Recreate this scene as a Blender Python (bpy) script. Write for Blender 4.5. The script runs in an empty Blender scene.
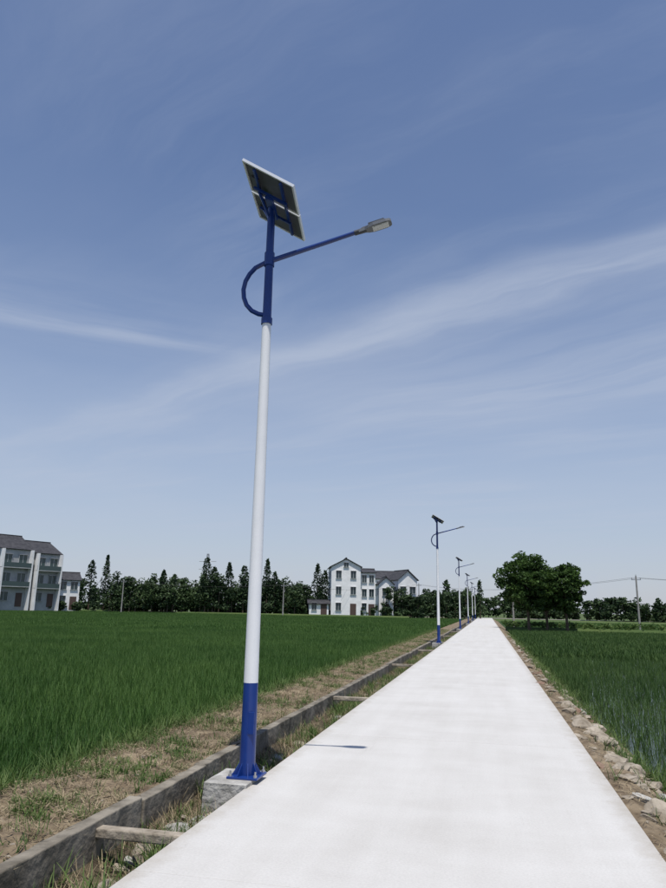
import bpy, bmesh, math, random
from mathutils import Vector, Matrix, noise as mnoise
rnd = random.Random(7)
scene = bpy.context.scene
R = math.radians

# ------------------------------------------------------------------ helpers
def link(o, parent=None):
    scene.collection.objects.link(o)
    if parent is not None:
        o.parent = parent
    return o

def mesh_obj(name, verts, faces, mats=(), parent=None, midx=None, smooth=False):
    me = bpy.data.meshes.new(name)
    me.from_pydata(verts, [], faces)
    for m in mats: me.materials.append(m)
    if midx is not None:
        me.polygons.foreach_set('material_index', midx)
    if smooth:
        me.polygons.foreach_set('use_smooth', [True]*len(me.polygons))
    me.update()
    return link(bpy.data.objects.new(name, me), parent)

def empty(name, loc=(0,0,0), rotz=0):
    e = bpy.data.objects.new(name, None)
    e.location = loc; e.rotation_euler = (0,0,rotz)
    e.empty_display_size = 0.3
    return link(e)

class MB:
    """mesh builder"""
    def __init__(s): s.v=[]; s.f=[]; s.m=[]
    def box(s, x0,x1,y0,y1,z0,z1, m=0, M=None):
        b=len(s.v)
        pts=[(x0,y0,z0),(x1,y0,z0),(x1,y1,z0),(x0,y1,z0),(x0,y0,z1),(x1,y0,z1),(x1,y1,z1),(x0,y1,z1)]
        if M is not None: pts=[tuple(M@Vector(p)) for p in pts]
        s.v+=pts
        for q in [(0,3,2,1),(4,5,6,7),(0,1,5,4),(1,2,6,5),(2,3,7,6),(3,0,4,7)]:
            s.f.append(tuple(b+i for i in q)); s.m.append(m)
    def tube(s, path, radii, n=12, m=0, caps=True):
        path=[Vector(p) for p in path]
        if not hasattr(radii,'__len__'): radii=[radii]*len(path)
        rings=[]
        t0=(path[1]-path[0]).normalized()
        ref=Vector((0,1,0)) if abs(t0.y)<0.8 else Vector((1,0,0))
        for i,p in enumerate(path):
            if i==0: t=path[1]-path[0]
            elif i==len(path)-1: t=path[-1]-path[-2]
            else: t=path[i+1]-path[i-1]
            t.normalize()
            a=ref-t*ref.dot(t); a.normalize(); c=t.cross(a)
            b=len(s.v)
            for k in range(n):
                an=2*math.pi*k/n
                s.v.append(tuple(p+(a*math.cos(an)+c*math.sin(an))*radii[i]))
            rings.append(b)
        for i in range(len(rings)-1):
            for k in range(n):
                s.f.append((rings[i]+k,rings[i]+(k+1)%n,rings[i+1]+(k+1)%n,rings[i+1]+k)); s.m.append(m)
        if caps:
            s.f.append(tuple(rings[0]+k for k in reversed(range(n)))); s.m.append(m)
            s.f.append(tuple(rings[-1]+k for k in range(n))); s.m.append(m)
    def obj(s,name,mats,parent=None,smooth=False,bevel=0):
        o=mesh_obj(name,s.v,s.f,mats,parent,s.m,smooth)
        if smooth:
            try:
                o.data.set_sharp_from_angle(angle=R(40))
            except Exception: pass
        if bevel:
            md=o.modifiers.new('bev','BEVEL'); md.width=bevel; md.segments=2; md.limit_method='ANGLE'
        return o

# ------------------------------------------------------------------ materials
def mat(name, col, rough=0.8, col2=None, scale=5.0, detail=4, bump=0.0, bscale=None, metal=0.0, spec=0.3, lo=0.35, hi=0.65, coord='pos', stretch=None):
    m=bpy.data.materials.new(name); m.use_nodes=True
    nt=m.node_tree; N=nt.nodes; L=nt.links
    b=N['Principled BSDF']
    b.inputs['Base Color'].default_value=(*col,1); b.inputs['Roughness'].default_value=rough
    b.inputs['Metallic'].default_value=metal; b.inputs['Specular IOR Level'].default_value=spec
    if col2 is not None or bump:
        g=N.new('ShaderNodeNewGeometry') if coord=='pos' else N.new('ShaderNodeTexCoord')
        src=g.outputs['Position'] if coord=='pos' else g.outputs['Object']
        if stretch:
            mp=N.new('ShaderNodeMapping'); mp.inputs['Scale'].default_value=stretch
            L.new(src,mp.inputs[0]); src=mp.outputs[0]
    if col2 is not None:
        n=N.new('ShaderNodeTexNoise'); n.inputs['Scale'].default_value=scale; n.inputs['Detail'].default_value=detail
        n.inputs['Roughness'].default_value=0.6
        L.new(src,n.inputs['Vector'])
        r=N.new('ShaderNodeValToRGB'); r.color_ramp.elements[0].position=lo; r.color_ramp.elements[1].position=hi
        r.color_ramp.elements[0].color=(*col,1); r.color_ramp.elements[1].color=(*col2,1)
        L.new(n.outputs['Fac'],r.inputs[0]); L.new(r.outputs[0],b.inputs['Base Color'])
    if bump:
        n2=N.new('ShaderNodeTexNoise'); n2.inputs['Scale'].default_value=bscale or scale*4; n2.inputs['Detail'].default_value=6
        L.new(src,n2.inputs['Vector'])
        bp=N.new('ShaderNodeBump'); bp.inputs['Strength'].default_value=bump; bp.inputs['Distance'].default_value=0.03
        L.new(n2.outputs['Fac'],bp.inputs['Height']); L.new(bp.outputs[0],b.inputs['Normal'])
    return m

def leafmat(name, c1, c2, scale=1.0, trans=0.3, rough=0.6):
    m=bpy.data.materials.new(name); m.use_nodes=True
    nt=m.node_tree; N=nt.nodes; L=nt.links
    b=N['Principled BSDF']; b.inputs['Roughness'].default_value=rough; b.inputs['Specular IOR Level'].default_value=0.25
    g=N.new('ShaderNodeNewGeometry')
    n=N.new('ShaderNodeTexNoise'); n.inputs['Scale'].default_value=scale; n.inputs['Detail'].default_value=3
    L.new(g.outputs['Position'],n.inputs['Vector'])
    ad=N.new('ShaderNodeMath'); ad.operation='ADD'
    mu=N.new('ShaderNodeMath'); mu.operation='MULTIPLY_ADD'; mu.inputs[1].default_value=0.5; mu.inputs[2].default_value=-0.25
    L.new(g.outputs['Random Per Island'],mu.inputs[0]); L.new(mu.outputs[0],ad.inputs[0]); L.new(n.outputs['Fac'],ad.inputs[1])
    r=N.new('ShaderNodeValToRGB'); r.color_ramp.elements[0].position=0.3; r.color_ramp.elements[1].position=0.75
    r.color_ramp.elements[0].color=(*c1,1); r.color_ramp.elements[1].color=(*c2,1)
    L.new(ad.outputs[0],r.inputs[0]); L.new(r.outputs[0],b.inputs['Base Color'])
    t=N.new('ShaderNodeBsdfTranslucent'); L.new(r.outputs[0],t.inputs['Color'])
    mx=N.new('ShaderNodeMixShader'); mx.inputs[0].default_value=trans
    L.new(b.outputs[0],mx.inputs[1]); L.new(t.outputs[0],mx.inputs[2]); L.new(mx.outputs[0],N['Material Output'].inputs[0])
    return m

M_blue=mat('blue_paint',(0.007,0.030,0.17),0.3,spec=0.5,col2=(0.009,0.040,0.21),scale=3)
M_white=mat('white_paint',(0.76,0.77,0.78),0.3,spec=0.5,col2=(0.82,0.825,0.83),scale=2)
M_alu=mat('aluminium_frame',(0.75,0.76,0.78),0.35,metal=0.3)
M_back=mat('panel_backsheet',(0.06,0.065,0.08),0.5,col2=(0.10,0.11,0.13),scale=2)
M_dark=mat('dark_housing',(0.06,0.065,0.075),0.45)
M_grey=mat('grey_housing',(0.16,0.17,0.19),0.4)
M_lens=mat('led_lens',(0.55,0.57,0.58),0.15,spec=0.6)
M_bolt=mat('galvanised_steel',(0.45,0.45,0.46),0.4,metal=0.8)
M_cell=bpy.data.materials.new('pv_cells'); M_cell.use_nodes=True
nt=M_cell.node_tree; b=nt.nodes['Principled BSDF']; b.inputs['Roughness'].default_value=0.15
br=nt.nodes.new('ShaderNodeTexBrick'); br.offset=0; br.inputs['Scale'].default_value=1
br.inputs['Color1'].default_value=(0.01,0.015,0.05,1); br.inputs['Color2'].default_value=(0.012,0.018,0.06,1); br.inputs['Mortar'].default_value=(0.4,0.4,0.42,1)
br.inputs['Mortar Size'].default_value=0.003; br.inputs['Brick Width'].default_value=0.12; br.inputs['Row Height'].default_value=0.12
tc=nt.nodes.new('ShaderNodeTexCoord'); nt.links.new(tc.outputs['Object'],br.inputs['Vector']); nt.links.new(br.outputs['Color'],b.inputs['Base Color'])

# road concrete
M_road=bpy.data.materials.new('road_concrete'); M_road.use_nodes=True
nt=M_road.node_tree; N=nt.nodes; L=nt.links; b=N['Principled BSDF']; b.inputs['Roughness'].default_value=0.85; b.inputs['Specular IOR Level'].default_value=0.2
g=N.new('ShaderNodeNewGeometry')
def noi(sc,det,vec,ro=0.55):
    n=N.new('ShaderNodeTexNoise'); n.inputs['Scale'].default_value=sc; n.inputs['Detail'].default_value=det; n.inputs['Roughness'].default_value=ro; L.new(vec,n.inputs['Vector']); return n.outputs['Fac']
mp=N.new('ShaderNodeMapping'); mp.inputs['Scale'].default_value=(0.8,1.9,1); L.new(g.outputs['Position'],mp.inputs[0])
mp2=N.new('ShaderNodeMapping'); mp2.inputs['Scale'].default_value=(2.6,0.22,1); L.new(g.outputs['Position'],mp2.inputs[0])
r=N.new('ShaderNodeValToRGB'); r.color_ramp.elements[0].position=0.34; r.color_ramp.elements[1].position=0.64
r.color_ramp.elements[0].color=(0.465,0.450,0.420,1); r.color_ramp.elements[1].color=(0.575,0.565,0.54,1)
n1=noi(0.5,10,g.outputs['Position'],.68); n2=noi(0.8,8,mp.outputs[0],.65); n3=noi(1.0,6,mp2.outputs[0],.6)
a1=N.new('ShaderNodeMath'); a1.operation='ADD'; L.new(n1,a1.inputs[0]); L.new(n2,a1.inputs[1])
a2=N.new('ShaderNodeMath'); a2.operation='ADD'; L.new(a1.outputs[0],a2.inputs[0]); L.new(n3,a2.inputs[1])
a3=N.new('ShaderNodeMath'); a3.operation='MULTIPLY'; a3.inputs[1].default_value=0.3333; L.new(a2.outputs[0],a3.inputs[0])
L.new(a3.outputs[0],r.inputs[0])
n4=noi(60,3,g.outputs['Position']); r2=N.new('ShaderNodeMapRange'); r2.inputs[1].default_value=0.3; r2.inputs[2].default_value=0.7; r2.inputs[3].default_value=0.93; r2.inputs[4].default_value=1.05; L.new(n4,r2.inputs[0])
mm=N.new('ShaderNodeMix'); mm.data_type='RGBA'; mm.blend_type='MULTIPLY'; mm.inputs[0].default_value=1
L.new(r.outputs[0],mm.inputs[6]); L.new(r2.outputs[0],mm.inputs[7])
sx=N.new('ShaderNodeSeparateXYZ'); L.new(g.outputs['Position'],sx.inputs[0])
ed=N.new('ShaderNodeMath'); ed.operation='ADD'; ed.inputs[1].default_value=.54; L.new(sx.outputs[0],ed.inputs[0])
ab=N.new('ShaderNodeMath'); ab.operation='ABSOLUTE'; L.new(ed.outputs[0],ab.inputs[0])
nb=noi(4,8,g.outputs['Position'],.7)
ad=N.new('ShaderNodeMath'); ad.operation='MULTIPLY_ADD'; ad.inputs[1].default_value=.55; L.new(nb,ad.inputs[0]); L.new(ab.outputs[0],ad.inputs[2])
er=N.new('ShaderNodeMapRange'); er.inputs[1].default_value=1.76; er.inputs[2].default_value=2.0; er.inputs[3].default_value=0; er.inputs[4].default_value=.55; L.new(ad.outputs[0],er.inputs[0])
me_=N.new('ShaderNodeMix'); me_.data_type='RGBA'; L.new(er.outputs[0],me_.inputs[0]); L.new(mm.outputs[2],me_.inputs[6]); me_.inputs[7].default_value=(.30,.26,.20,1)
# sparse darker stains
st=noi(2.3,9,mp2.outputs[0],.72); sr=N.new('ShaderNodeMapRange'); sr.inputs[1].default_value=.62; sr.inputs[2].default_value=.78; sr.inputs[3].default_value=0; sr.inputs[4].default_value=.45; L.new(st,sr.inputs[0])
ms=N.new('ShaderNodeMix'); ms.data_type='RGBA'; L.new(sr.outputs[0],ms.inputs[0]); L.new(me_.outputs[2],ms.inputs[6]); ms.inputs[7].default_value=(.34,.32,.285,1)
L.new(ms.outputs[2],b.inputs['Base Color'])
bp=N.new('ShaderNodeBump'); bp.inputs['Strength'].default_value=0.25; bp.inputs['Distance'].default_value=0.01; L.new(noi(40,6,mp.outputs[0]),bp.inputs['Height']); L.new(bp.outputs[0],b.inputs['Normal'])

M_oldconc=mat('old_concrete',(0.09,0.078,0.058),0.9,col2=(0.28,0.25,0.20),scale=3,detail=10,bump=0.6,bscale=14)
M_newconc=mat('foundation_concrete',(0.24,0.23,0.205),0.9,col2=(0.46,0.45,0.42),scale=6,detail=8,bump=0.8,bscale=20)
M_soil=mat('dry_soil',(0.10,0.072,0.044),0.95,col2=(0.28,0.22,0.145),scale=4.5,detail=12,bump=1.0,bscale=22)
M_ditch=mat('ditch_mud',(0.035,0.028,0.018),0.95,col2=(0.14,0.11,0.07),scale=5,detail=10,bump=1.0,bscale=15)
M_field=mat('field_mud',(0.015,0.032,0.008),0.9,col2=(0.035,0.07,0.014),scale=0.5,detail=6,bump=0.5,bscale=6)
M_water=mat('paddy_water',(0.02,0.03,0.015),0.08,col2=(0.035,0.045,0.02),scale=1,spec=0.5)
M_land=mat('grass_land',(0.04,0.075,0.02),0.95,col2=(0.09,0.12,0.035),scale=0.08,detail=8)
M_rice=leafmat('rice_leaves',(0.038,0.096,0.018),(0.098,0.180,0.040),0.22,0.36)
M_rice2=leafmat('rice_leaves_dark',(0.035,0.080,0.018),(0.08,0.14,0.034),0.35,0.35)
M_weed=leafmat('weed_leaves',(0.05,0.10,0.02),(0.14,0.20,0.06),1.2,0.3)
M_straw=leafmat('dry_straw',(0.20,0.155,0.09),(0.45,0.37,0.24),1.2,0.2,0.8)
M_leafA=leafmat('tree_leaves',(0.025,0.055,0.014),(0.09,0.16,0.038),0.8,0.35)
M_leafB=leafmat('conifer_leaves',(0.014,0.032,0.014),(0.045,0.08,0.032),0.25,0.2)
M_leafC=leafmat('distant_leaves',(0.02,0.04,0.018),(0.075,0.12,0.045),0.10,0.2)
M_bark=mat('bark',(0.06,0.045,0.03),0.95,col2=(0.12,0.095,0.07),scale=6,bump=0.5)
M_rock=mat('rubble_rock',(0.18,0.15,0.11),0.9,col2=(0.40,0.35,0.28),scale=5,detail=8,bump=0.8,bscale=15)
M_brick=mat('broken_brick',(0.16,0.095,0.065),0.9,col2=(0.26,0.18,0.13),scale=8,bump=0.5)
M_plaster=mat('white_plaster',(0.74,0.74,0.73),0.9,col2=(0.86,0.86,0.85),scale=0.9,detail=8)
M_gplaster=mat('grey_plaster',(0.32,0.33,0.33),0.9,col2=(0.45,0.46,0.45),scale=0.5,detail=6)
M_roof=mat('roof_tiles',(0.03,0.03,0.035),0.8,col2=(0.06,0.06,0.065),scale=1.5,detail=5,bump=0.5,bscale=8)
M_glass=mat('window_glass',(0.03,0.05,0.055),0.1,spec=0.6)
M_gglass=mat('green_glass',(0.04,0.07,0.068),0.15,spec=0.6)
M_frame=mat('window_frame',(0.5,0.5,0.5),0.5)
M_door=mat('door_paint',(0.09,0.06,0.05),0.6)
M_pole=mat('concrete_pole',(0.25,0.24,0.22),0.9,col2=(0.34,0.33,0.31),scale=3)
M_wire=mat('power_cable',(0.03,0.03,0.03),0.6)

# ------------------------------------------------------------------ ground sheet
RL,RR=-2.19,1.11
prof=[(-1500,-.12,3),(-400,-.12,2),(-150,-.12,2),(-60,-.12,2),(-20,-.12,2),(-8,-.12,2),(-5,-.12,2),(-4.45,-.12,0),(-4.15,-.02,0),(-3.9,0.03,0),(-3.65,0.02,0),(-3.4,0.0,0),(-3.15,-.01,0),(-2.93,-.02,1),
      (-2.90,-.20,1),(-2.75,-.28,1),(-2.6,-.30,1),(-2.45,-.28,1),(-2.3,-.22,1),(-2.12,-.20,0),(-2.0,-.12,0),(1.0,-.12,0),(1.08,-.05,0),(1.2,-.04,0),(1.35,-.07,0),(1.5,-.13,0),(1.65,-.22,0),(1.85,-.36,0),(2.1,-.42,2),(3,-.42,2),(6,-.42,2),(12,-.42,2),(30,-.42,2),(80,-.42,2),(300,-.42,3),(1500,-.42,3)]
ys=[-300,-60,-20,-6]
y=-6
while y<24: y+=0.12; ys.append(y)
while y<60: y+=0.6; ys.append(y)
while y<150: y+=3; ys.append(y)
ys+=[152,200,300,600,1500]
V=[];F=[];MI=[]
nx=len(prof)
def bumpz(x,yy):
    if -4.3<x<2.0 and not(-2.0<=x<=1.0) and yy<150:
        return .055*(mnoise.noise(Vector((x*3,yy*2.2,1)))+.6*mnoise.noise(Vector((x*9,yy*8,4))))
    return 0
for j,yy in enumerate(ys):
    for i,(x,z,m) in enumerate(prof):
        zz=z+bumpz(x,yy)
        if yy>=152: zz=-.12
        xx=x
        if (-4.3<x<-3.2 or 1.2<x<2.0) and yy<150: xx+=.08*mnoise.noise(Vector((x,yy*1.3,9)))
        V.append((xx,yy,zz))
for j in range(len(ys)-1):
    for i in range(nx-1):
        F.append((j*nx+i,j*nx+i+1,(j+1)*nx+i+1,(j+1)*nx+i))
        m=prof[i][2]
        if ys[j]>=150: m=3
        MI.append(m)
ground=mesh_obj('ground',V,F,[M_soil,M_ditch,M_field,M_land],midx=MI,smooth=True)

mb=MB(); y=-5.6; k=0
while y<168:
    Ln=5.0
    mb.box(RL,RR,y+.003,y+Ln-.003,-.2,0.0+0.0015*(k%2))
    y+=Ln;k+=1
road=mb.obj('concrete_road',[M_road],bevel=0.005)
mb=MB()
mb.box(-170,90,169.7,172.5,-.1,.02)
mb.obj('cross_road',[M_road])

# ditch kerb wall
mb=MB(); y=-6.0
while y<150:
    Ln=rnd.uniform(1.3,2.6) if y<40 else 6
    dx=rnd.uniform(-.018,.018); dz=rnd.uniform(-.02,.012)
    if y<40:
        n=int(Ln/.13)
        b0=len(mb.v)
        for k in range(n+1):
            yk=y+.004+(Ln-.008)*k/n
            for (xx,zz) in ((-2.99,-.6),(-2.99,.02),(-2.87,.02),(-2.87,-.6)):
                jx=.012*mnoise.noise(Vector((xx*9,yk*6,2))); jz=.014*mnoise.noise(Vector((xx*9,yk*7,5))) if zz>0 else 0
                mb.v.append((xx+dx+jx,yk,zz+dz+jz))
        for k in range(n):
            a=b0+4*k
            for q in ((0,4,5,1),(1,5,6,2),(2,6,7,3)): mb.f.append(tuple(a+i for i in q)); mb.m.append(0)
        mb.f.append((b0,b0+1,b0+2,b0+3)); mb.m.append(0)
        a=b0+4*n; mb.f.append((a+3,a+2,a+1,a)); mb.m.append(0)
    else:
        mb.box(-2.99+dx,-2.87+dx,y+.006,y+Ln-.004,-.6,0.02+dz)
    y+=Ln
kerb=mb.obj('ditch_wall',[M_oldconc],bevel=0.01)
mb=MB()
for yy in (5.12,13.4,21.8,30,38,47,57):
    mb.box(-2.875,-2.18,yy,yy+.10,-.085,-.014)
mb.obj('ditch_strut',[M_rock],bevel=0.012)

mesh_obj('paddy_water',[(2.0,-6,-.385),(70,-6,-.385),(70,76,-.385),(2.0,76,-.385)],[(0,1,2,3)],[M_water])

# ------------------------------------------------------------------ vegetation tiles
def blade(V,F,x,y,z,h,w,ang,lean,droop,segs=3):
    dx,dy=math.cos(ang),math.sin(ang); px,py=-dy,dx
    b=len(V)
    for i in range(segs):
        t=i/segs
        o=lean*t+droop*t*t
        ww=w*(1-t*0.55)
        zz=z+h*(t-0.25*droop/max(h,.01)*t*t)
        cx,cy=x+dx*o,y+dy*o
        V.append((cx-px*ww,cy-py*ww,zz)); V.append((cx+px*ww,cy+py*ww,zz))
    o=lean+droop
    V.append((x+dx*o,y+dy*o,z+h*(1-0.25*droop/max(h,.01))))
    for i in range(segs-1):
        F.append((b+2*i,b+2*i+1,b+2*i+3,b+2*i+2))
    F.append((b+2*segs-2,b+2*segs-1,b+2*segs))

def rice_tile(name,size,spacing,nb,h,w,mt,segs=3,jit=.12):
    V=[];F=[]
    n=int(size/spacing); sp=size/n
    for i in range(n):
        for j in range(n):
            cx=-size/2+(i+.5)*sp+rnd.gauss(0,sp*jit); cy=-size/2+(j+.5)*sp+rnd.gauss(0,sp*jit)
            hh=h*rnd.uniform(.85,1.08)
            for k in range(nb):
                an=rnd.uniform(0,2*math.pi)
                blade(V,F,cx+rnd.gauss(0,sp*.13),cy+rnd.gauss(0,sp*.13),0,hh*rnd.uniform(.65,1.08),w*rnd.uniform(.7,1.2),an,rnd.uniform(.02,.11),rnd.uniform(.0,.12),segs)
    me=bpy.data.meshes.new(name); me.from_pydata(V,[],F); me.materials.append(mt)
    return me

def instancer(name,pts,tile_meshes):
    root=empty(name)
    groups=[[] for _ in tile_meshes]
    for p in pts: groups[rnd.randrange(len(tile_meshes))].append(p)
    for gi,(g,tm) in enumerate(zip(groups,tile_meshes)):
        V=[];F=[]
        for (x,y,z) in g:
            k=rnd.randrange(4); s=.05; b=len(V)
            c=[(-s,-s),(s,-s),(s,s),(-s,s)]
            c=c[k:]+c[:k]
            V+=[(x+a,y+bb,z) for a,bb in c]; F.append((b,b+1,b+2,b+3))
        ins=mesh_obj('plant_patches_%d'%gi,V,F,parent=root)
        ins.instance_type='FACES'; ins.use_instance_faces_scale=False
        ins.show_instancer_for_render=False
        t=bpy.data.objects.new('plant_tile_%d'%gi,tm); link(t,ins)
    return root

near=[rice_tile('rice_near',2.0,.18,17,.36,.0045,M_rice,3,.10) for _ in range(3)]
far=[rice_tile('rice_far',6.0,.26,7,.36,.02,M_rice,2,.25) for _ in range(2)]
pts=[]
for i in range(0,20):
    for j in range(0,24):
        x=-5.35-2*i; yy=-3+2*j
        if x< -8 - yy*0.95-4: continue
        pts.append((x,yy,-.12))
root=instancer('rice_field',pts,near)
pts=[]
for i in range(0,26):
    for j in range(0,22):
        x=-4.35-3-6*i; yy=-4+3+6*j
        if x-3>=-44.4+0.1 and yy<45: continue
        if x<-20-yy*1.05: continue
        if yy>126: continue
        pts.append((x,yy,-.12))
root2=instancer('rice_field',pts,far)

nearR=[rice_tile('riceR_near',2.0,.19,9,.33,.005,M_rice2) for _ in range(2)]
farR=[rice_tile('riceR_far',6.0,.30,8,.35,.02,M_rice2,2,.25) for _ in range(2)]
pts=[]
for i in range(0,10):
    for j in range(0,16):
        x=3.05+2*i; yy=1+2*j
        if x>8+yy*.9: continue
        pts.append((x,yy,-.42))
instancer('rice_field',pts,nearR)
pts=[(5.05+6*i,36+6*j,-.42) for i in range(0,9) for j in range(0,7)]
pts+=[(25.05+6*i,3+6*j,-.42) for i in range(0,4) for j in range(0,5)]
instancer('rice_field',pts,farR)
pts=[(5.5+6*i,86+6*j,-.42) for i in range(0,14) for j in range(0,9)]
instancer('rice_field',pts,far)

def tufts(name,n,area,mt,h,w,nb,dens=None,parent=None,zf=None,lie=False):
    V=[];F=[]
    c=0;tries=0
    while c<n and tries<n*6:
        tries+=1
        x,yy=area()
        if dens and rnd.random()>dens(x,yy): continue
        z=zf(x,yy)
        hh=h*rnd.uniform(.3,1.4)
        for k in range(nb):
            an=rnd.uniform(0,6.283)
            if lie: blade(V,F,x+rnd.gauss(0,.05),yy+rnd.gauss(0,.05),z+rnd.uniform(.01,.05),rnd.uniform(-.02,.04),w,an,hh,rnd.uniform(0,.04),2)
            else: blade(V,F,x+rnd.gauss(0,.03),yy+rnd.gauss(0,.03),z,hh*rnd.uniform(.4,1.1),w*rnd.uniform(.6,1.4),an,rnd.uniform(.02,.8)*hh,rnd.uniform(0,.6)*hh,3)
        c+=1
    return mesh_obj(name,V,F,[mt],parent)
def prof_z(x):
    for i in range(len(prof)-1):
        if prof[i][0]<=x<=prof[i+1][0]:
            t=(x-prof[i][0])/(prof[i+1][0]-prof[i][0]); return prof[i][1]*(1-t)+prof[i+1][1]*t
    return 0
zf=lambda x,y: prof_z(x)+bumpz(x,y)*.9-.003
def ydist(lo=1.5,hi=60,k=1.7):
    return lo+(hi-lo)*rnd.random()**k
clump=lambda s,th,se,mn=.06: (lambda x,y: 1.0 if mnoise.noise(Vector((x*s,y*s,se)))+.5*mnoise.noise(Vector((x*s*4,y*s*4,se)))>th else mn)
tufts('verge_weeds',5200,lambda:(rnd.uniform(-4.4,-3.02),ydist()),M_weed,.09,.004,8,clump(1.3,.12,3,.12),zf=zf)
tufts('verge_grass_fringe',3600,lambda:(rnd.gauss(-4.32,.17),ydist()),M_weed,.20,.005,8,None,zf=zf)
tufts('verge_straw',12000,lambda:(rnd.uniform(-4.4,-3.02),ydist()),M_straw,.09,.003,4,clump(1.0,-.25,5,.2),zf=zf,lie=True)
tufts('verge_dry_stubble',4500,lambda:(rnd.uniform(-4.4,-3.02),ydist()),M_straw,.07,.003,5,clump(1.2,.0,25,.2),zf=zf)
tufts('ditch_grass',1900,lambda:(rnd.uniform(-2.84,-2.22),ydist()),M_weed,.20,.0045,9,clump(.8,.1,8,.1),zf=zf)
tufts('ditch_straw',3800,lambda:(rnd.uniform(-2.84,-2.22),ydist()),M_straw,.15,.003,6,clump(1.0,-.25,12),zf=zf)
tufts('shoulder_grass',2400,lambda:(rnd.gauss(1.80,.18),ydist()),M_weed,.17,.005,9,clump(1.0,-.1,15),zf=zf)
tufts('shoulder_straw',3000,lambda:(rnd.uniform(1.15,1.8),ydist()),M_straw,.07,.003,4,None,zf=zf,lie=True)

def rocks(name,n,area,smin,smax,mats,parent=None,p2=.22,pw=2.2):
    bm=bmesh.new()
    for i in range(n):
        x,yy=area(); s=smin+(smax-smin)*rnd.random()**pw
        big=s>.05 and yy<14
        geo=bmesh.ops.create_icosphere(bm,subdivisions=3 if big else (2 if s>.04 else 1),radius=1)
        sc=Vector((s*rnd.uniform(.8,1.5),s*rnd.uniform(.7,1.3),s*rnd.uniform(.35,.75)))
        q=Matrix.Rotation(rnd.uniform(0,6.28),3,'Z')@Matrix.Rotation(rnd.uniform(-.5,.5),3,'X')
        sd=rnd.uniform(0,100); mi=0 if rnd.random()<1-p2 else 1
        planes=[Vector((rnd.gauss(0,1),rnd.gauss(0,1),rnd.gauss(0,1))).normalized() for _ in range(9)]
        z0=zf(x,yy)
        for v in geo['verts']:
            c=v.co.copy()
            for p in planes:
                d=c.dot(p)-.55
                if d>0: c-=p*d
            if big: c*=1+.15*mnoise.noise(c*2+Vector((sd,0,0)))+.06*mnoise.noise(c*7+Vector((sd,0,0)))
            c=Vector((c.x*sc.x,c.y*sc.y,c.z*sc.z))
            v.co=q@c+Vector((x,yy,z0+sc.z*.3))
        if mi:
            for f in {f for v in geo['verts'] for f in v.link_faces}: f.material_index=mi
    me=bpy.data.meshes.new(name); bm.to_mesh(me); bm.free()
    for m in mats: me.materials.append(m)
    return link(bpy.data.objects.new(name,me),parent)
rocks('shoulder_rubble',750,lambda:(1.16+.62*rnd.random()**.8,ydist(2,50,1.5)),.012,.12,[M_rock,M_brick],p2=.12)
rocks('shoulder_boulders',30,lambda:(rnd.uniform(1.32,1.72),rnd.uniform(5.5,14)),.09,.19,[M_rock,M_newconc],p2=.3,pw=1.5)
rocks('verge_stones',700,lambda:(rnd.uniform(-4.2,-3.05),ydist(2,25,1.5)),.006,.032,[M_rock,M_soil])
rocks('ditch_rubble',120,lambda:(rnd.uniform(-2.8,-2.25),ydist(3,22,1.3)),.03,.12,[M_rock,M_newconc])
rocks('foundation_rubble',34,lambda:(rnd.uniform(-2.75,-2.28),rnd.uniform(5.85,6.42)),.04,.13,[M_newconc,M_rock])

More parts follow.
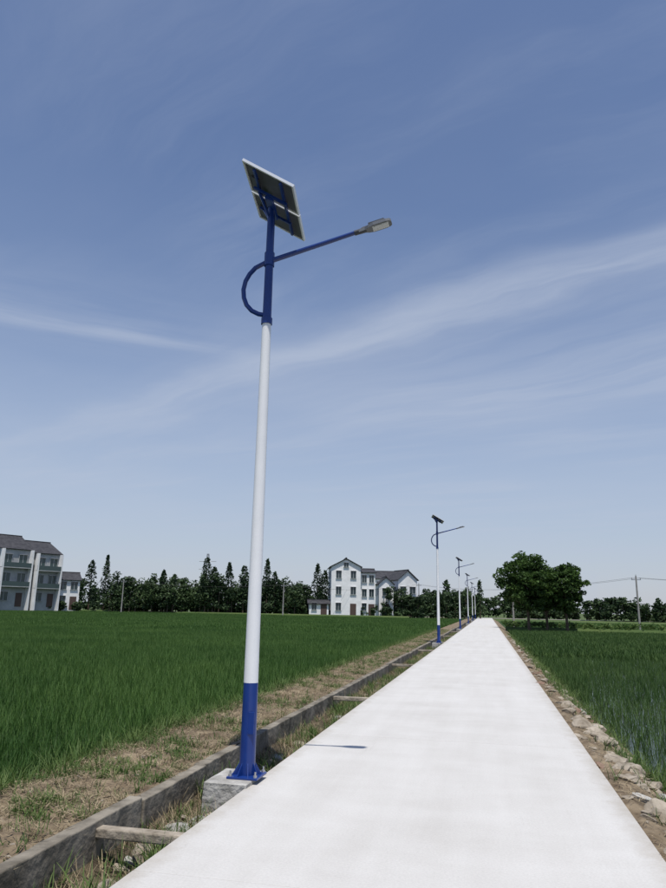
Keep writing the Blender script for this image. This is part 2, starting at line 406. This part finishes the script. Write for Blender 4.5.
# ------------------------------------------------------------------ street lamps
def street_lamp(x,y):
    e=empty('street_lamp',(x,y,0))
    P=e
    mb=MB()
    n=9; x0,x1,y0,y1=-.31,.10,-.30,.28
    ring=[]
    for k in range(n): ring.append((x0+(x1-x0)*k/n,y0))
    for k in range(n): ring.append((x1,y0+(y1-y0)*k/n))
    for k in range(n): ring.append((x1-(x1-x0)*k/n,y1))
    for k in range(n): ring.append((x0,y1-(y1-y0)*k/n))
    lv=[-.5,-.3,-.2,-.1,-.02,.028,.035]
    for li,zz in enumerate(lv):
        for (a,c) in ring:
            am=.022 if li<5 else .008
            if li==6: a2,c2=a*.96-.004,c*.96
            else: a2,c2=a,c
            mb.v.append((a2+am*mnoise.noise(Vector((a*8,c*8,zz*9))),c2+am*mnoise.noise(Vector((a*8+5,c*8,zz*9))),zz))
    m4=4*n
    for li in range(len(lv)-1):
        for k in range(m4):
            mb.f.append((li*m4+k,li*m4+(k+1)%m4,(li+1)*m4+(k+1)%m4,(li+1)*m4+k)); mb.m.append(0)
    mb.f.append(tuple((len(lv)-1)*m4+k for k in range(m4))); mb.m.append(0)
    mb.obj('foundation',[M_newconc],P)
    mb=MB(); mb.box(-.15,.15,-.15,.15,.037,.055)
    for k in range(8):
        a=k*math.pi/4+math.pi/8
        Mx=Matrix.Rotation(a,4,'Z')
        pts=[(.07,-.004,.055),(.14,-.004,.055),(.07,-.004,.17),(.07,.004,.055),(.14,.004,.055),(.07,.004,.17)]
        b0=len(mb.v); mb.v+=[tuple(Mx@Vector(p)) for p in pts]
        for q in [(0,1,2),(3,5,4),(0,3,4,1),(1,4,5,2),(2,5,3,0)]: mb.f.append(tuple(b0+i for i in q)); mb.m.append(0)
    mb.obj('base_plate',[M_blue],P,bevel=.002)
    mb=MB()
    for sx in(-1,1):
        for sy in(-1,1):
            mb.tube([(sx*.122,sy*.122,.055),(sx*.122,sy*.122,.075)],.018,6)
            mb.tube([(sx*.122,sy*.122,.075),(sx*.122,sy*.122,.105)],.009,8)
    mb.obj('anchor_bolts',[M_bolt],P)
    r=lambda z: .076-(.076-.041)*z/6.2
    mb=MB()
    mb.tube([(0,0,.05),(0,0,.88)],[r(0),r(.88)],24,0)
    mb.tube([(0,0,.88),(0,0,4.63)],[r(.88),r(4.63)],24,1)
    mb.tube([(0,0,4.63),(0,0,6.05)],[r(4.63),r(6.05)],24,0)
    mb.tube([(0,0,4.62),(0,0,4.69)],r(4.63)+.012,24,0)
    mb.tube([(0,0,5.32),(0,0,5.48)],r(5.4)+.012,20,0)
    mb.tube([(0,0,6.05),(0,0,6.08)],.05,20,0)
    mb.obj('pole_shaft',[M_blue,M_white],P,smooth=True)
    mb=MB(); mb.box(.012,.075,-.078,-.070,.42,.62); mb.obj('access_door',[M_blue],P,bevel=.003)
    mb=MB()
    arm=[(-.05,0,5.365),(.0,0,5.38),(.25,0,5.445),(.7,0,5.56),(1.05,0,5.652)]
    mb.tube(arm,[.029,.029,.028,.025,.023],14)
    hook=[(-.02,0,4.73),(-.10,0,4.75),(-.18,0,4.795),(-.245,0,4.87),(-.28,0,4.96),(-.29,0,5.06),(-.27,0,5.16),(-.225,0,5.245),(-.16,0,5.315),(-.05,0,5.365),(.03,0,5.39)]
    mb.tube(hook,.026,14)
    mb.obj('lamp_arm',[M_blue],P,smooth=True)
    Mx=Matrix.Translation((1.02,0,5.645))@Matrix.Rotation(-R(14),4,'Y')
    outline=[(0,.028),(.07,.032),(.11,.055),(.17,.072),(.31,.072),(.355,.058),(.37,.035)]
    def loft(z0,z1,s0,s1,m,mb):
        full=[(a,b) for a,b in outline]+[(a,-b) for a,b in reversed(outline)]
        cx=.19
        b0=len(mb.v); n=len(full)
        for (zz,ss) in((z0,s0),(z1,s1)):
            for a,b in full: mb.v.append(tuple(Mx@Vector((cx+(a-cx)*ss,b*ss,zz))))
        mb.f.append(tuple(b0+i for i in range(n))); mb.m.append(m)
        mb.f.append(tuple(b0+n+i for i in reversed(range(n)))); mb.m.append(m)
        for i in range(n):
            j=(i+1)%n; mb.f.append((b0+i,b0+n+i,b0+n+j,b0+j)); mb.m.append(m)
    mb=MB()
    loft(-.022,.008,1,1,0,mb)
    loft(.009,.026,.94,.75,1,mb)
    for k in range(7):
        yk=-.045+.015*k
        mb.box(.12,.30,yk-.002,yk+.002,.02,.040,1,Mx)
    mb.box(.155,.335,-.052,.052,-.028,-.023,2,Mx)
    for ix in range(3):
        mb.box(.165+.055*ix,.208+.055*ix,-.044,.044,-.032,-.0285,2,Mx)
    mb.obj('lamp_head',[M_grey,M_dark,M_lens],P)
    mb=MB(); mb.tube([tuple(Mx@Vector((-.05,0,-.004))),tuple(Mx@Vector((.08,0,-.004)))],.029,14); mb.obj('lamp_head_socket',[M_dark],P,smooth=True)
    PM=Matrix.Translation((0.045,0.0,6.12))@Matrix.Rotation(R(8.4),4,'Z')@Matrix.Rotation(R(31),4,'Y')
    W=.33
    fr=MB();ce=MB();bk=MB()
    for (a,c) in((-.56,-.012),(.012,.56)):
        t=.022
        fr.box(-W,W,a,a+t,-.015,.015,0,PM); fr.box(-W,W,c-t,c,-.015,.015,0,PM)
        fr.box(-W,-W+t,a+t,c-t,-.015,.015,0,PM); fr.box(W-t,W,a+t,c-t,-.015,.015,0,PM)
        ce.box(-W+t,W-t,a+t,c-t,.002,.010,0,PM)
        bk.box(-W+t,W-t,a+t,c-t,-.004,.0018,0,PM)
        bk.box(-.25,-.15,(a+c)/2-.06,(a+c)/2+.06,-.03,-.0045,1,PM)
    fr.obj('panel_frame',[M_alu],P); ce.obj('panel_cells',[M_cell],P); bk.obj('panel_back',[M_back,M_dark],P)
    mb=MB()
    for xx in(-.17,.17): mb.box(xx-.013,xx+.013,-.52,.52,-.042,-.0155,0,PM)
    for yy in(-.2,.2): mb.box(-.22,.22,yy-.013,yy+.013,-.070,-.0425,0,PM)
    mb.tube([tuple(PM@Vector((-.15,-.19,-.07))),(0,-.0,5.88)],.014,8)
    mb.tube([tuple(PM@Vector((-.15,.19,-.07))),(0,.0,5.88)],.014,8)
    mb.box(-.05,.05,-.2,.2,-.10,-.0705,0,PM)
    mb.obj('panel_bracket',[M_blue,M_alu],P)
    return e
for (x,y) in ((-2.27,6.75),(-2.36,35.5),(-2.36,64),(-2.36,92),(-2.36,120),(-2.36,148)):
    street_lamp(x,y)

# ------------------------------------------------------------------ trees
def leaves(V,F,cx,cy,cz,n,sx,sy,sz,size):
    for _ in range(n):
        while True:
            a,b,c=rnd.uniform(-1,1),rnd.uniform(-1,1),rnd.uniform(-1,1)
            if a*a+b*b+c*c<=1: break
        p=Vector((cx+a*sx,cy+b*sy,cz+c*sz))
        u=Vector((rnd.gauss(0,1),rnd.gauss(0,1),rnd.gauss(0,.7))).normalized()
        w=u.cross(Vector((rnd.gauss(0,1),rnd.gauss(0,1),rnd.gauss(0,1)))).normalized()
        s=size*rnd.uniform(.6,1.3); b0=len(V)
        V.append(tuple(p-u*s)); V.append(tuple(p+w*s*.45)); V.append(tuple(p+u*s)); V.append(tuple(p-w*s*.45))
        F.append((b0,b0+1,b0+2,b0+3))
def broad_tree(name,x,y,z,h,rad,trunk_h,leafm,nclump=60,nleaf=70,ls=.16,cb=None):
    e=empty(name,(x,y,z))
    mb=MB()
    lean=rnd.uniform(-.2,.2)
    mb.tube([(0,0,-.4),(lean*.3,0,trunk_h*.5),(lean,0,trunk_h),(lean*1.3,.1,h*.7)],[.16,.13,.11,.03],8)
    V=[];F=[]
    cb=cb or trunk_h*.75
    ch=(h-cb)/2
    for i in range(nclump):
        th=rnd.uniform(0,6.283); cph=rnd.uniform(-1,1); ph=math.acos(cph); rr=rnd.uniform(.2,1.0)**.6
        cz=cb+ch+ch*rr*cph*.92
        wob=1+.10*math.sin(3*th+x)+.08*math.sin(5*th+2*ph)
        cx=rad*rr*math.sin(ph)*math.cos(th)*wob; cy=rad*rr*math.sin(ph)*math.sin(th)*wob
        k=rnd.uniform(.10,.20)*rad
        leaves(V,F,cx,cy,cz,int(nleaf*(k/rad/.2)**1.5)+8,k*1.15,k*1.15,k*.8,ls)
        if i%8==0:
            mb.tube([(lean*.8,0,trunk_h*rnd.uniform(.6,1.0)),(cx*.45+lean*.4,cy*.45,(trunk_h+cz)/2-.1),(cx*.9,cy*.9,cz)],[.06,.04,.015],5)
    mb.obj('trunk_and_limbs',[M_bark],e,smooth=True)
    mesh_obj('crown',V,F,[leafm],e)
    return e
def conifer_geo(V,F,mb,x,y,z,h,rad,n=800,ls=.26):
    mb.tube([(x,y,z),(x,y,z+h*.92)],[.16,.03],6)
    sd=rnd.uniform(0,50)
    pw=rnd.uniform(.45,.8)
    for i in range(n):
        t=rnd.random()**.85
        zz=z+h*(.08+.92*t)
        th=rnd.uniform(0,6.283)
        lump=.85+.5*mnoise.noise(Vector((math.cos(th)*1.2+sd,math.sin(th)*1.2,zz*.8)))
        rr=rad*min(1,(1-t)**pw*1.1)*lump*rnd.random()**.4+.05
        leaves(V,F,x+rr*math.cos(th),y+rr*math.sin(th),zz,1,.12,.12,.2,ls)
def conifer(x,y,z,h,rad=1.5):
    e=empty('conifer_tree',(x,y,z)); V=[];F=[];mb=MB()
    conifer_geo(V,F,mb,0,0,0,h,rad)
    mb.obj('trunk',[M_bark],e); mesh_obj('foliage',V,F,[M_leafB],e)
for (x,y,h,r_) in ((-76.8,126.4,9.6,1.7),(-73.9,127,10.8,1.5),(-54.4,131.3,10.6,2.1),(-52.9,131.6,8.8,1.6),(-50.0,132.2,9.7,1.9),(-47.0,132.8,9.2,1.9),(-42.6,134,10.6,1.6),(-41.2,134.6,8.0,1.9),(-33.4,138.5,10.0,1.8),(-32.0,139.5,8.6,1.5),(-63,130,8.0,1.5)):
    conifer(x,y,.3,h,r_)

broad_tree('round_tree',4.1,74.5,-.1,7.7,2.75,2.6,M_leafA,330,75,.17,1.5)
broad_tree('round_tree',7.9,75.5,-.1,6.8,1.95,2.3,M_leafA,220,60,.17,1.4)
broad_tree('round_tree',6.1,77.5,-.1,6.2,1.7,2.0,M_leafA,120,60,.17,1.4)

def tree_mass(name,path,n,hmin,hmax,rmin,rmax,zb,leafm,nl=160,ls=.30,depth=3,con=.2):
    V=[];F=[];mb=MB()
    for i in range(n):
        t=(i+rnd.uniform(0,1))/n*(len(path)-1); k=min(int(t),len(path)-2); t-=k
        x=path[k][0]*(1-t)+path[k+1][0]*t; y=path[k][1]*(1-t)+path[k+1][1]*t+rnd.uniform(-depth,depth)
        h=rnd.uniform(hmin,hmax)*(1+.22*mnoise.noise(Vector((x*.12,y*.1,2)))); r_=rnd.uniform(rmin,rmax)
        mb.tube([(x,y,zb-.5),(x,y,zb+h*.6)],[.14,.06],5)
        if rnd.random()<con: conifer_geo(V,F,mb,x,y,zb,h*1.12,r_*.7,380,ls)
        else:
            for c in range(11):
                a=rnd.uniform(0,6.28); t2=rnd.uniform(.15,.9); q=rnd.uniform(0,.8)*r_*(1.1-abs(t2-.5))
                leaves(V,F,x+q*math.cos(a),y+q*math.sin(a),zb+h*t2,nl//4,r_*.42,r_*.42,h*.11,ls)
    e=empty(name); mb.obj('trunks',[M_bark],e); mesh_obj('foliage',V,F,[leafm],e)
tree_mass('distant_tree_line',[(-73,129),(-55,133),(-35,138)],84,4.8,7.8,1.4,2.7,.2,M_leafC,con=.1)
tree_mass('distant_tree_line',[(-160,160),(-60,190),(10,210)],80,5,8.5,2,3.5,0,M_leafC,ls=.5)
tree_mass('distant_tree_line',[(-20,147),(-10,152),(-1,158)],38,3.6,6.6,1.4,2.6,0,M_leafC,con=.1)
tree_mass('distant_tree_line',[(6,176),(50,165),(110,150)],80,3.6,5.8,1.8,3.2,-.3,M_leafC,ls=.4,con=.05)
tree_mass('distant_tree_line',[(-99,106),(-86,111),(-75,121)],14,1.2,2.4,.9,1.4,.2,M_leafC,con=0,depth=1)
tree_mass('distant_shrubs',[(-100,133),(-60,133),(-34,136)],70,1.2,2.2,.9,1.6,.1,M_leafC,nl=120,depth=1,con=0)
tree_mass('distant_shrubs',[(-34,139),(-24,139),(-4,144)],26,.8,2.0,.9,1.5,.1,M_leafC,nl=120,depth=1,con=0)
V=[];F=[]
for i in range(420):
    x=rnd.uniform(1.9,60); leaves(V,F,x,78.6+rnd.uniform(-.9,.9),.1+rnd.uniform(0,.35),14,.4,.4,.25,.16)
mesh_obj('bank_shrubs',V,F,[M_weed])
def bank(name,pts,w,zb,h,mt):
    V=[];F=[]
    for i,(x,y) in enumerate(pts):
        for (o,zz) in((-w,zb),(-w*.45,h),(w*.45,h),(w,zb)):
            V.append((x,y+o,zz+.04*mnoise.noise(Vector((x,o,3)))))
    for i in range(len(pts)-1):
        for k in range(3): F.append((i*4+k,(i+1)*4+k,(i+1)*4+k+1,i*4+k+1))
    return mesh_obj(name,V,F,[mt])
bank('field_bank',[(1.9+1.5*i,78.5) for i in range(50)],1.6,-.5,.0,M_land)
bank('field_bank',[(-170+4*i,130+ .05*i) for i in range(40)],2.5,-.3,.35,M_land)

# ------------------------------------------------------------------ houses
def house(name,x,y,z,rot,w,d,fl,fh=3.0,rh=2.2,ridge='x',wall=M_plaster,cols=3,gcols=2,glass=M_glass,balcony=False,ov=.35,ww=1.5):
    """front faces local -Y. ridge 'x': ridge parallel to the front; 'y': gable to the front"""
    e=empty(name,(x,y,z),rot)
    H=fl*fh; X=w/2; Y=d/2
    mb=MB()
    if ridge=='x':
        v=[(-X,-Y,-1),(X,-Y,-1),(X,Y,-1),(-X,Y,-1),(-X,-Y,H),(X,-Y,H),(X,Y,H),(-X,Y,H),(-X,0,H+rh),(X,0,H+rh)]
        f=[(0,1,5,4),(2,3,7,6),(1,2,6,9,5),(3,0,4,8,7),(4,5,9,8),(6,7,8,9)]
    else:
        v=[(-X,-Y,-1),(X,-Y,-1),(X,Y,-1),(-X,Y,-1),(-X,-Y,H),(X,-Y,H),(X,Y,H),(-X,Y,H),(0,-Y,H+rh),(0,Y,H+rh)]
        f=[(0,1,5,8,4),(2,3,7,9,6),(1,2,6,5),(3,0,4,7),(4,8,9,7),(5,6,9,8)]
    mb.v=v; mb.f=f; mb.m=[0]*6
    mb.obj('walls',[wall],e)
    mb=MB(); t=.12
    if ridge=='x':
        L=math.hypot(Y,rh); a=math.atan2(rh,Y)
        for s in(-1,1):
            Mx=Matrix.Translation((0,0,H+rh+.06))@Matrix.Rotation(-s*a,4,'X')
            if s>0: mb.box(-X-ov,X+ov,0,L+ov,0,t,0,Mx)
            else: mb.box(-X-ov,X+ov,-L-ov,0,0.003,t+.003,0,Mx)
        mb.box(-X-ov-.05,X+ov+.05,-.12,.12,H+rh+.10,H+rh+.34)
    else:
        L=math.hypot(X,rh); a=math.atan2(rh,X)
        for s in(-1,1):
            Mx=Matrix.Translation((0,0,H+rh+.06))@Matrix.Rotation(s*a,4,'Y')
            if s>0: mb.box(0,L+ov,-Y-ov,Y+ov,0,t,0,Mx)
            else: mb.box(-L-ov,0,-Y-ov,Y+ov,0.003,t+.003,0,Mx)
        mb.box(-.12,.12,-Y-ov-.05,Y+ov+.05,H+rh+.10,H+rh+.34)
    mb.obj('roof',[M_roof],e)
    mb=MB()
    def win(cx,cz,ww,hh,face):
        def bx(a0,a1,z0,z1,o0,o1,m):
            if face=='f': mb.box(a0,a1,-Y-o1,-Y-o0,z0,z1,m)
            elif face=='l': mb.box(-X-o1,-X-o0,a0,a1,z0,z1,m)
            else: mb.box(X+o0,X+o1,a0,a1,z0,z1,m)
        bx(cx-ww/2,cx+ww/2,cz-hh/2,cz+hh/2,.005,.03,1)
        f_=.05
        bx(cx-ww/2-f_,cx-ww/2,cz-hh/2,cz+hh/2,.004,.08,0); bx(cx+ww/2,cx+ww/2+f_,cz-hh/2,cz+hh/2,.004,.08,0)
        bx(cx-ww/2-f_,cx+ww/2+f_,cz+hh/2,cz+hh/2+f_,.004,.25,0); bx(cx-ww/2-f_*2,cx+ww/2+f_*2,cz-hh/2-f_,cz-hh/2,.004,.2,0)
        bx(cx-.03,cx+.03,cz-hh/2,cz+hh/2,.031,.06,0)
    for k in range(fl):
        for c in range(cols):
            cx=-X+(c+.5)*w/cols
            if k==0 and c==cols//2: continue
            win(cx,k*fh+1.6,min(ww,w/cols*.6),1.45,'f')
        for c in range(gcols):
            cy=-Y+(c+.5)*d/gcols
            win(cy,k*fh+1.6,1.0,1.3,'l'); win(cy,k*fh+1.6,1.0,1.3,'r')
    if ridge=='y' and w>5: win(0,H+.4,.9,.9,'f')
    mb.obj('windows',[M_frame,glass],e)
    cx=-X+(cols//2+.5)*w/cols
    mb=MB(); mb.box(cx-.6,cx+.6,-Y-.05,-Y-.002,-.2,2.2)
    mb.obj('door',[M_door],e)
    if balcony:
        mb=MB()
        for k in range(1,fl):
            mb.box(-X,X,-Y-1.1,-Y-.003,k*fh-.12,k*fh+.02,0)
            mb.box(-X,X,-Y-1.1,-Y-1.02,k*fh+.021,k*fh+.85,1)
        mb.box(X-.25,X,-Y-1.12,-Y-.004,-1,fl*fh-.1,2); mb.box(-X,-X+.25,-Y-1.12,-Y-.004,-1,fl*fh-.1,2)
        mb.obj('balconies',[wall,M_gglass,M_plaster],e)
    return e
house('white_house',-28.4,141,.3,R(16),5.8,10,3,3.1,1.5,'y',cols=2,gcols=3,ww=1.0)
house('white_house_wing',-24.2,142.6,.3,R(16),2.9,8.5,3,2.75,.8,'x',cols=2,gcols=2,ww=.9)
house('white_house_annex',-32.6,136.6,.3,R(16),3.8,4,1,2.0,.6,'x',cols=2,gcols=1,ww=.9)
house('farm_house',-21.4,150,.3,R(14),3.0,8,2,3.2,1.3,'y',cols=1,gcols=2)
house('farm_house',-18.4,156,.3,R(34),4.6,6,2,3.8,1.9,'y',cols=2)
house('farm_house',-28,188,.3,R(8),9,10,3,3.0,2.0,'x',cols=3)
sx,sy=-2.6,-.6
house('row_house',-83.9+sx,112.7+sy,1.0,R(66),5.7,9,3,3.3,2.5,'x',wall=M_gplaster,cols=2,glass=M_gglass,balcony=True)
house('row_house',-81.0+sx,118.0+sy,1.0,R(66),5.0,9,3,3.15,2.2,'x',wall=M_gplaster,cols=2,glass=M_gglass,balcony=True)
house('row_house',-89.5+sx,106.0+sy,1.0,R(66),7.5,9,3,3.3,2.5,'x',cols=2,glass=M_gglass,balcony=False)
house('farm_house',-80.0,123,.6,R(40),4.0,8,2,2.6,1.4,'x',cols=2)

# ------------------------------------------------------------------ utility poles, wires
def utility_pole(x,y,h,z=0,arm=True):
    e=empty('utility_pole',(x,y,z)); mb=MB()
    mb.tube([(0,0,-.5),(0,0,h)],[.13,.08],10); mb.obj('shaft',[M_pole],e,smooth=True)
    mb=MB(); mb.box(-.5,.5,-.04,.04,h-.45,h-.37)
    for s in(-.45,0.0,.45): mb.tube([(s,0,h-.37 if s else h),(s,0,h-.2 if s else h+.15)],.04,6)
    mb.obj('crossarm',[M_bolt],e)
ups=[(-65.4,118.7,6.0,0),(-36.5,125,5.8,0),(2.9,82.6,4.3,-.1),(16.3,83.5,6.0,-.3),(40,84,6.2,-.3),(-95,113,6,0),(-14,150,7,0)]
for u in ups: utility_pole(*u[:3],z=u[3])
mb=MB()
def wire(a,b,sag,r_=.012):
    pts=[]
    for i in range(13):
        t=i/12; p=Vector(a).lerp(Vector(b),t); p.z-=sag*4*t*(1-t); pts.append(p)
    mb.tube(pts,r_,4,caps=False)
for o in(-.45,.45):
    wire((-95+o,113,5.8),(-65.4+o,118.7,5.8),.7); wire((-65.4+o,118.7,5.8),(-36.5+o,125,5.6),.7); wire((-36.5+o,125,5.6),(-14+o,150,6.8),1.0)
    wire((16.3+o,83.5,5.5),(40+o,84,5.7),.5); wire((-14+o,150,6.8),(16.3+o,83.5,5.5),1.2)
mb.obj('overhead_wires',[M_wire])
def pylon(x,y,h):
    e=empty('transmission_tower',(x,y,0)); mb=MB()
    w=lambda z: 2.4*(1-z/h)+.3
    n=8
    for sx in(-1,1):
        for sy in(-1,1):
            mb.tube([(sx*w(0),sy*w(0),0),(sx*w(h),sy*w(h),h)],.12,4)
    for i in range(n):
        z0=h*i/n; z1=h*(i+1)/n
        for s in(-1,1):
            mb.tube([(-w(z0),s*w(z0),z0),(w(z1),s*w(z1),z1)],.07,4); mb.tube([(w(z0),s*w(z0),z0),(-w(z1),s*w(z1),z1)],.07,4)
    for zz in(h*.72,h*.86): mb.tube([(-4,0,zz),(4,0,zz)],.12,4)
    mb.obj('lattice',[M_bolt],e)
pylon(-120,290,24)

# ------------------------------------------------------------------ sky
world=bpy.data.worlds.new('World'); scene.world=world; world.use_nodes=True
nt=world.node_tree; N=nt.nodes; L=nt.links
for n in list(N): N.remove(n)
sunv=Vector((.57,-1.95,5.8)).normalized()
elev=math.asin(sunv.z); az=math.atan2(sunv.x,sunv.y)
sky=N.new('ShaderNodeTexSky'); sky.sky_type='NISHITA'; sky.sun_disc=False
sky.sun_elevation=elev; sky.sun_rotation=az
sky.air_density=1.25; sky.dust_density=.4; sky.ozone_density=3.0; sky.altitude=0
out=N.new('ShaderNodeOutputWorld'); bg=N.new('ShaderNodeBackground'); bg.inputs['Strength'].default_value=0.115
def math_(op,a,b=None,c=None):
    n=N.new('ShaderNodeMath'); n.operation=op
    for i,v in enumerate((a,b,c)):
        if v is None: continue
        if isinstance(v,(int,float)): n.inputs[i].default_value=v
        else: L.new(v,n.inputs[i])
    return n.outputs[0]
def smooth(v,a,b,lo=0,hi=1):
    n=N.new('ShaderNodeMapRange'); n.interpolation_type='SMOOTHSTEP'; L.new(v,n.inputs[0])
    n.inputs[1].default_value=a;n.inputs[2].default_value=b;n.inputs[3].default_value=lo;n.inputs[4].default_value=hi
    return n.outputs[0]
tc=N.new('ShaderNodeTexCoord'); sp=N.new('ShaderNodeSeparateXYZ'); L.new(tc.outputs['Generated'],sp.inputs[0])
zc=math_('MAXIMUM',sp.outputs[2],.05)
px=math_('DIVIDE',sp.outputs[0],zc); py=math_('DIVIDE',sp.outputs[1],zc)
def noise2(x,y,sc,det,ro=.55,z=0.0,dist=0.0):
    c=N.new('ShaderNodeCombineXYZ'); L.new(x,c.inputs[0]); L.new(y,c.inputs[1]); c.inputs[2].default_value=z
    n=N.new('ShaderNodeTexNoise'); n.inputs['Scale'].default_value=sc; n.inputs['Detail'].default_value=det; n.inputs['Roughness'].default_value=ro; n.inputs['Distortion'].default_value=dist
    L.new(c.outputs[0],n.inputs['Vector']); return n.outputs['Fac']
w1=math_('MULTIPLY_ADD',noise2(px,py,.9,4,z=3),.5,-.25)
s=math_('ADD',math_('MULTIPLY',px,.888),math_('MULTIPLY',py,-.46))
n_=math_('ADD',math_('ADD',math_('MULTIPLY',px,.46),math_('MULTIPLY',py,.888)),w1)
def gauss(v,c0,wd):
    d=math_('DIVIDE',math_('SUBTRACT',v,c0),wd); return math_('POWER',2.718,math_('MULTIPLY',math_('MULTIPLY',d,d),-1))
fib=noise2(math_('MULTIPLY',s,.55),math_('MULTIPLY',n_,3.2),1.6,8,.60,dist=.4)
fibm=smooth(fib,.3,.75)
band1=math_('ADD',math_('MULTIPLY',gauss(n_,1.96,.12),math_('MULTIPLY_ADD',fibm,.75,.45)),math_('MULTIPLY',gauss(n_,2.08,.30),math_('MULTIPLY_ADD',fibm,.30,.15)))
band1=math_('MULTIPLY',band1,smooth(s,-4.2,-1.6,.45,1))
band4=math_('MULTIPLY',gauss(n_,1.62,.07),math_('MULTIPLY',fibm,smooth(s,-1.8,-.4,0,.7)))
band2=math_('MULTIPLY',gauss(n_,2.95,.45),math_('MULTIPLY_ADD',fibm,.9,.35))
band2=math_('MULTIPLY',band2,smooth(s,-3.2,-1.6,.3,1))
s2=math_('ADD',math_('MULTIPLY',px,.79),math_('MULTIPLY',py,.61))
n2_=math_('ADD',math_('ADD',math_('MULTIPLY',px,-.61),math_('MULTIPLY',py,.79)),math_('MULTIPLY',w1,.5))
fib2=smooth(noise2(math_('MULTIPLY',s2,.6),math_('MULTIPLY',n2_,3.5),1.8,6,.6,5.0),.3,.7)
band3=math_('ADD',math_('MULTIPLY',gauss(n2_,2.59,.07),math_('MULTIPLY_ADD',fib2,.6,.4)),math_('MULTIPLY',gauss(n2_,2.50,.30),math_('MULTIPLY_ADD',fib2,.35,.05)))
band3=math_('MULTIPLY',band3,smooth(s2,.3,.95,1,0))
thin=smooth(noise2(math_('MULTIPLY',s,.35),math_('MULTIPLY',n_,1.3),1.3,9,.62,7.0,.3),.42,.78)
patch=smooth(noise2(px,py,.55,3,.5,11.0),.34,.62)
veil=math_('MULTIPLY',math_('MULTIPLY',thin,patch),smooth(sp.outputs[2],.75,.30,.45,.9))
haze=smooth(noise2(px,py,.35,5,.55,17.0),.35,.7)
veil2=math_('MULTIPLY',haze,smooth(sp.outputs[2],.60,.25,.08,.26))
low=smooth(sp.outputs[2],.50,.0,0,.95)
fac=math_('ADD',math_('MULTIPLY',band1,.66),math_('MULTIPLY',band2,.50))
fac=math_('ADD',fac,math_('MULTIPLY',band3,.48))
fac=math_('ADD',fac,math_('MULTIPLY',band4,.30))
fac=math_('ADD',fac,math_('MULTIPLY',veil,.55))
fac=math_('ADD',fac,veil2)
fac=math_('ADD',fac,low)
fac=math_('SUBTRACT',1.0,math_('POWER',2.718,math_('MULTIPLY',fac,-1.15)))
fac=math_('MINIMUM',fac,.88)
hs=N.new('ShaderNodeMix'); hs.data_type='RGBA'; hs.blend_type='MULTIPLY'; hs.inputs[0].default_value=1
L.new(sky.outputs[0],hs.inputs[6]); hs.inputs[7].default_value=(.82,.82,.93,1)
mx=N.new('ShaderNodeMix'); mx.data_type='RGBA'; L.new(fac,mx.inputs[0])
L.new(hs.outputs[2],mx.inputs[6]); mx.inputs[7].default_value=(4.2,4.75,5.85,1)
L.new(mx.outputs[2],bg.inputs[0]); L.new(bg.outputs[0],out.inputs[0])

sun=bpy.data.lights.new('sun','SUN'); sun.energy=4.4; sun.angle=R(.5); sun.color=(1,.955,.89)
so=link(bpy.data.objects.new('sun',sun)); so.rotation_euler=(-sunv).to_track_quat('-Z','Y').to_euler(); so.location=(20,-30,60)

# ------------------------------------------------------------------ camera
cam=bpy.data.cameras.new('camera'); co=link(bpy.data.objects.new('camera',cam))
cam.sensor_fit='VERTICAL'; cam.sensor_height=24; cam.lens=24*690/888; cam.clip_end=5000; cam.clip_start=.05
M=Matrix.Translation((0,0,1.6))@Matrix.Rotation(R(12.5),4,'Z')@Matrix.Rotation(R(90+13.37),4,'X')@Matrix.Rotation(R(1.1),4,'Z')
co.matrix_world=M
scene.camera=co
scene.view_settings.view_transform='Standard'; scene.view_settings.look='None'; scene.view_settings.exposure=0
